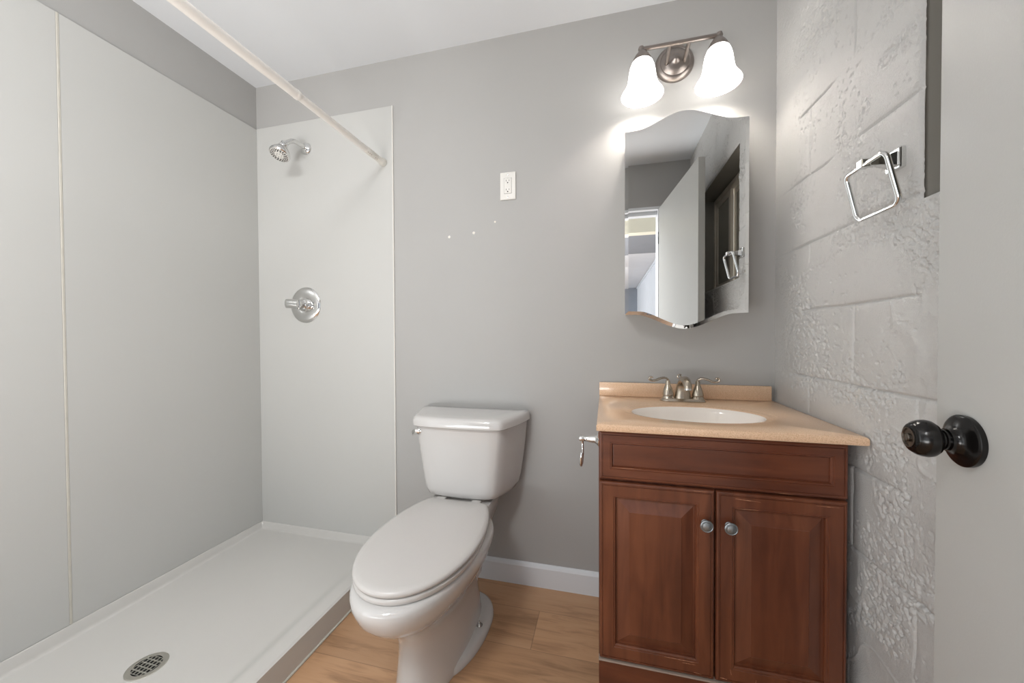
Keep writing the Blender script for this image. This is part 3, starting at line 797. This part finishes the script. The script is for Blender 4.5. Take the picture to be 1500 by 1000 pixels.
wear(dR, [(.30, .178, .318, .176, .002), (.325, .2052, .328, .19, .0012), (.335, .667, .395, .664, .0011), (.34, .6415, .39, .642, .0009), (.385, .175, .387, .19, .0016), (.52, .668, .57, .668, .0009), (.45, .6785, .47, .679, .0007)])
wear(df_, [(.02, .7255, .10, .7255, .0006), (.43, .6925, .47, .692, .0006)])

# ------------------------------------------------------------------ vanity top
vt = thing('countertop', (.30, 1.34, VZ), 'tan speckled vanity countertop with backsplash on the brown cabinet', 'countertop')
CX0, CX1, CY0, CY1, CZ = -.024, .6185, 1.070, YB-.0005, .8535
SC = Vector((.283, 1.300)); RX, RYY = .196, .128
n = 96
angs = sorted([2*PI*i/n for i in range(n)]+[math.atan2(y-SC.y, x-SC.x) % (2*PI) for x, y in ((CX0, CY0), (CX1, CY0), (CX1, CY1), (CX0, CY1))])
def rectpt(a, ins, z):
    c, s = math.cos(a), math.sin(a); best = 1e9
    x0, x1, y0, y1 = CX0+ins, CX1-ins, CY0+ins, CY1-ins
    if c > 1e-9: best = min(best, (x1-SC.x)/c)
    if c < -1e-9: best = min(best, (x0-SC.x)/c)
    if s > 1e-9: best = min(best, (y1-SC.y)/s)
    if s < -1e-9: best = min(best, (y0-SC.y)/s)
    return Vector((SC.x+c*best, SC.y+s*best, z))
def elpt(a, k, z):
    t = math.atan2(math.sin(a)/RYY, math.cos(a)/RX)
    return Vector((SC.x+RX*math.cos(t)*k+ (0 if k<1 else 0), SC.y+RYY*math.sin(t)*k, z))
bm = BM()
S_ = [[elpt(a, 1.0, VZ-.004) for a in angs], [rectpt(a, .02, VZ+.0005) for a in angs], [rectpt(a, .002, VZ+.0005) for a in angs], [rectpt(a, 0, VZ+.003) for a in angs], [rectpt(a, 0, CZ-.006) for a in angs], [rectpt(a, .0018, CZ-.0018) for a in angs], [rectpt(a, .006, CZ) for a in angs],
      [elpt(a, 1.17, CZ) for a in angs], [elpt(a, 1.15, CZ-.0015) for a in angs], [elpt(a, 1.08, CZ-.0035) for a in angs], [elpt(a, 1.02, CZ-.005) for a in angs], [elpt(a, 1.0, CZ-.008) for a in angs], [elpt(a, 1.0, VZ-.004) for a in angs]]
rings(bm, S_, True, False, False); finish('counter_slab', bm, P('tan_counter'), vt, True, 40)
bm = BM()
bx(bm, CX0+.001, CX1-.012, YB-.0215, YB-.0005, CZ-.0005, .9085, .0025, 2); finish('backsplash', bm, P('tan_counter'), vt, True)
bm = BM()
prof = [(1.003, CZ-.0075), (.985, CZ-.0095), (.95, CZ-.022), (.90, CZ-.045), (.80, CZ-.080), (.62, CZ-.108), (.40, CZ-.122), (.15, CZ-.128), (.10, CZ-.129)]
rings(bm, [[elpt(a, k, z) for a in angs] for k, z in prof], True, False, True)
bs = finish('sink_basin', bm, P('basin'), vt, True, 60); tag(bs, 'white oval sink basin')
bm = BM(); lathe(bm, (SC.x, SC.y, CZ-.1285), (0, 0, 1), [(.027, 0), (.027, .002), (.022, .003), (.018, .0015)], 30); finish('sink_drain', bm, P('chrome'), bs, True)

# ------------------------------------------------------------------ faucet
FC = Vector((.284, 1.507, CZ))
ft = thing('faucet', FC, 'brushed nickel two handle sink faucet with scrolled levers', 'faucet')
bm = BM()
def stad(r, L_, z, n=12, ry=None):
    out = []
    for sx_, a0 in ((1, -90), (-1, 90)):
        for k in range(n+1):
            a = math.radians(a0+180*k/n); out.append(Vector((FC.x+sx_*L_+r*math.cos(a), FC.y+r*math.sin(a), CZ+z)))
    return out
rings(bm, [stad(.0285, .052, 0), stad(.029, .052, .003), stad(.0275, .052, .006), stad(.0255, .052, .0085), stad(.022, .052, .012)])
finish('faucet_base', bm, P('brushed_nickel'), ft, True)
for s in (-1, 1):
    hc = FC+Vector((s*.052, 0, .006))
    bm = BM(); lathe(bm, hc, (0, 0, 1), [(.024, 0), (.0225, .007), (.0195, .0125), (.0185, .0145), (.0200, .0165), (.0200, .0205), (.0180, .030), (.0145, .042), (.0105, .052), (.0085, .058), (.0082, .066), (.0072, .071)], 32)
    hdl = finish('handle', bm, P('brushed_nickel'), ft, True)
    bm = BM(); t0 = hc+Vector((0, 0, .066))
    pts = [t0+Vector((-s*.002, 0, -.004)), t0+Vector((0, -.001, .009)), t0+Vector((s*.012, -.004, .0155)), t0+Vector((s*.028, -.008, .0135)), t0+Vector((s*.044, -.012, .007)), t0+Vector((s*.058, -.014, .005)), t0+Vector((s*.068, -.015, .010)), t0+Vector((s*.067, -.015, .0175)), t0+Vector((s*.060, -.015, .0185)), t0+Vector((s*.0575, -.015, .0145))]
    sm_ = smoothpts(pts, 5); k = len(sm_)
    tube(bm, sm_, [(.0052+.0018*math.sin(PI*min(1, i/(k*.7))), .0038) if i < k-1 else (.002, .002) for i in range(k)], 14, flat=(0, 1, 0))
    finish('lever', bm, P('brushed_nickel'), hdl, True)
bm = BM()
# spout: broad tapering body rising then bending forward
path = [FC+Vector((0, 0.002, .004)), FC+Vector((0, .002, .025)), FC+Vector((0, .000, .048)), FC+Vector((0, -.008, .066)), FC+Vector((0, -.026, .080)), FC+Vector((0, -.050, .084)), FC+Vector((0, -.072, .078)), FC+Vector((0, -.086, .066)), FC+Vector((0, -.089, .058))]
sm_ = smoothpts(path, 5); k = len(sm_)
rad = []
for i in range(k):
    t = i/(k-1); rw = .0315*(1-t)**1.25+.0130*(1-(1-t)**1.25); rd = .0215*(1-t)+.0120*t
    rad.append((rw*(1-.12*math.sin(PI*t)), rd*(1-.1*math.sin(PI*t))))
tube(bm, sm_, rad, 24, flat=(1, 0, 0)); finish('spout', bm, P('brushed_nickel'), ft, True)
bm = BM(); lathe(bm, sm_[-1]+Vector((0, .0002, .002)), (0, -.1, -1), [(.0128, 0), (.0132, .002), (.0132, .006), (.0105, .007)], 24); finish('aerator', bm, P('chrome'), ft, True)
bm = BM()
lr = FC+Vector((-.004, .020, .0))
tube(bm, [lr+Vector((0, 0, .006)), lr+Vector((0, 0, .080))], .0025, 10)
sc = smoothpts([lr+Vector((-.003+.0095*(1-i*.07)*math.cos(.9+i*.75), -.001, .090+.0095*(1-i*.07)*math.sin(.9+i*.75))) for i in range(10)], 3)
tube(bm, sc, .0026, 10)
finish('lift_rod', bm, P('brushed_nickel'), ft, True, merge=False)

# ------------------------------------------------------------------ toilet paper holder on the side of the vanity
TY, TZ = 1.205, .772
tp = thing('toilet_paper_holder', (VX0, TY, TZ), 'chrome empty toilet paper holder on the left side of the vanity', 'toilet paper holder')
bm = BM(); lathe(bm, (VX0, TY, TZ), (-1, 0, 0), [(.023, 0), (.023, .003), (.019, .006), (.015, .009), (.0125, .014), (.0092, .040), (.0080, .050), (.0088, .053), (.0088, .060), (.006, .064)], 28); finish('post', bm, P('chrome'), tp, True)
bm = BM(); ax = VX0-.058
lo = smoothpts([(ax, TY, TZ-.002), (ax-.001, TY+.05, TZ-.006), (ax+.001, TY+.068, TZ-.030), (ax+.003, TY+.055, TZ-.062), (ax+.004, TY, TZ-.078), (ax+.004, TY-.055, TZ-.068), (ax+.005, TY-.068, TZ-.044), (ax+.007, TY-.066, TZ-.026)], 6)
tube(bm, lo, .0042, 12); finish('roll_arm', bm, P('chrome'), tp, True)

# ------------------------------------------------------------------ medicine cabinet with shaped mirror
MX0, MX1, MYF = .0735, .4905, 1.467
MC = (MX0+MX1)/2
md = thing('medicine_cabinet', (MC, YB, 1.14), 'frameless mirror cabinet with curved top and bottom edges, above the sink', 'mirror cabinet')
bm = BM(); bx(bm, MX0+.006, MX1-.006, MYF+.006, YB, 1.186, 1.862, .002, 1); finish('cabinet_body', bm, P('white_plastic'), md)
def arch(ins, y):
    """outline: straight sides, serpentine top and bottom"""
    hw = (MX1-MX0)/2; pts = []
    m_ = 40
    def f(u):   # u in -1..1 -> rise of the serpentine
        a = abs(u)
        if a > .80: return .0015*(1-a)/.2
        t = (1-a/.80); t = t*t*(3-2*t)
        return .0015+.0505*t**.92
    for i in range(m_+1):
        u = -1+2*i/m_; pts.append((MC+u*(hw-ins), 1.866+f(u)-ins))
    for i in range(m_+1):
        u = 1-2*i/m_; pts.append((MC+u*(hw-ins), 1.181-f(u)*1.06+ins))
    return [Vector((x, y, z)) for x, z in pts]
bm = BM(); rings(bm, [arch(.0005, MYF+.005), arch(0, MYF+.0042), arch(0, MYF+.0016), arch(.0125, MYF)], True, True, False)
rings_in = arch(.0125, MYF)
fv = [bm.verts.new(p) for p in rings_in]
bm.faces.new(fv)
finish('mirror_door', bm, P('mirror_silver'), md)

# ------------------------------------------------------------------ vanity light
LC = Vector((.268, YB, 2.176))
vl = thing('vanity_light', LC, 'two bulb nickel vanity wall light with frosted bell shades above the mirror', 'wall light')
bm = BM(); lathe(bm, LC, (0, -1, 0), [(.072, 0), (.072, .004), (.069, .012), (.063, .018), (.055, .020), (.053, .019), (.050, .021), (.042, .027), (.032, .031), (.022, .033), (.016, .036), (.010, .043), (.004, .046)], 56); finish('back_plate', bm, P('lamp_nickel'), vl, True)
BY, BZ = 1.490, 2.180
bm = BM(); tube(bm, [(.128, BY, BZ), (.408, BY, BZ)], .0078, 18)
for x in (.134, .400): lathe(bm, (x, BY, BZ), (0, 0, 1), [(.004, -.012), (.0095, -.008), (.0118, 0), (.0095, .008), (.004, .012)], 20)
finish('cross_bar', bm, P('lamp_nickel'), vl, True, merge=False)
for x in (.235, .301):
    bm = BM(); tube(bm, smoothpts([(x, BY, BZ), (x, BY+.03, BZ-.004), (x, YB-.03, BZ-.014), (x, YB-.014, BZ-.018)], 5), .0074, 14); finish('arm', bm, P('lamp_nickel'), vl, True)
for x, sd in ((.137, -1), (.3965, 1)):
    bm = BM(); lathe(bm, (x, BY, BZ-.006), (0, 0, -1), [(.010, 0), (.014, .004), (.018, .010), (.027, .022), (.033, .034), (.0345, .045), (.0335, .047)], 36)
    fitter = finish('shade_holder', bm, P('lamp_nickel'), vl, True)
    bm = BM()
    outer = [(.030, 2.136), (.037, 2.128), (.0435, 2.112), (.0475, 2.092), (.050, 2.072), (.053, 2.054), (.0585, 2.038), (.0665, 2.024), (.0735, 2.014), (.0762, 2.008)]
    inner = [(r-.0032, z+.0005) for r, z in outer[::-1]]
    prof = outer+[(.0755, 2.0062)]+inner
    nseg = 48
    rings(bm, [[Vector((x+r*math.cos(2*PI*i/nseg), BY+r*math.sin(2*PI*i/nseg), z)) for i in range(nseg)] for r, z in prof], True, False, False)
    shd = finish('lamp_shade', bm, P('frosted_shade'), vl, True, 60)
    bm = BM(); lathe(bm, (x, BY, 2.132), (0, 0, -1), [(.012, 0), (.013, .018), (.0165, .032), (.0185, .050), (.0175, .066), (.0125, .082), (.006, .091), (.002, .094)], 24)
    finish('bulb', bm, P('bulb_glow'), vl, True)

# ------------------------------------------------------------------ towel ring on the block wall
tr_ = thing('towel_ring', (XR-.004, .995, 1.485), 'square chrome towel ring on the white block wall beside the door', 'towel ring')
bm = BM()
MP = Vector((XR, .998, 1.483))
bx(bm, XR-.011, XR+.004, MP.y-.0225, MP.y+.0225, MP.z-.0225, MP.z+.0225, .003, 2)
# tapered square arm
def sq(x, h, y=MP.y, z=MP.z): return [Vector((x, y+a*h, z+b2*h)) for a, b2 in ((-1, -1), (1, -1), (1, 1), (-1, 1))]
rings(bm, [sq(XR-.010, .0150), sq(XR-.024, .0105), sq(XR-.040, .008), sq(XR-.056, .0075)])
finish('mount', bm, P('chrome'), tr_, merge=False)
bm = BM(); bx(bm, XR-.072, XR-.054, MP.y-.0095, MP.y+.0095, MP.z-.0105, MP.z+.0075, .002, 2); finish('ring_clip', bm, P('chrome'), tr_)
bm = BM(); pts = []
ra = .016; W_, Ht = .0655, .108
T0 = Vector((XR-.063, MP.y-.001, MP.z-.003)); lean = .026/Ht
for cx, cz, a0 in ((W_-ra, -ra, 0), (-W_+ra, -ra, 90), (-W_+ra, -Ht+ra, 180), (W_-ra, -Ht+ra, 270)):
    for k in range(7):
        a = math.radians(a0+90*k/6); y = cx+ra*math.cos(a); z = cz+ra*math.sin(a)
        pts.append(T0+Vector((-z*lean, y, z)))
tube(bm, pts, (.0052), 14, closed=True); finish('ring', bm, P('chrome'), tr_, True)
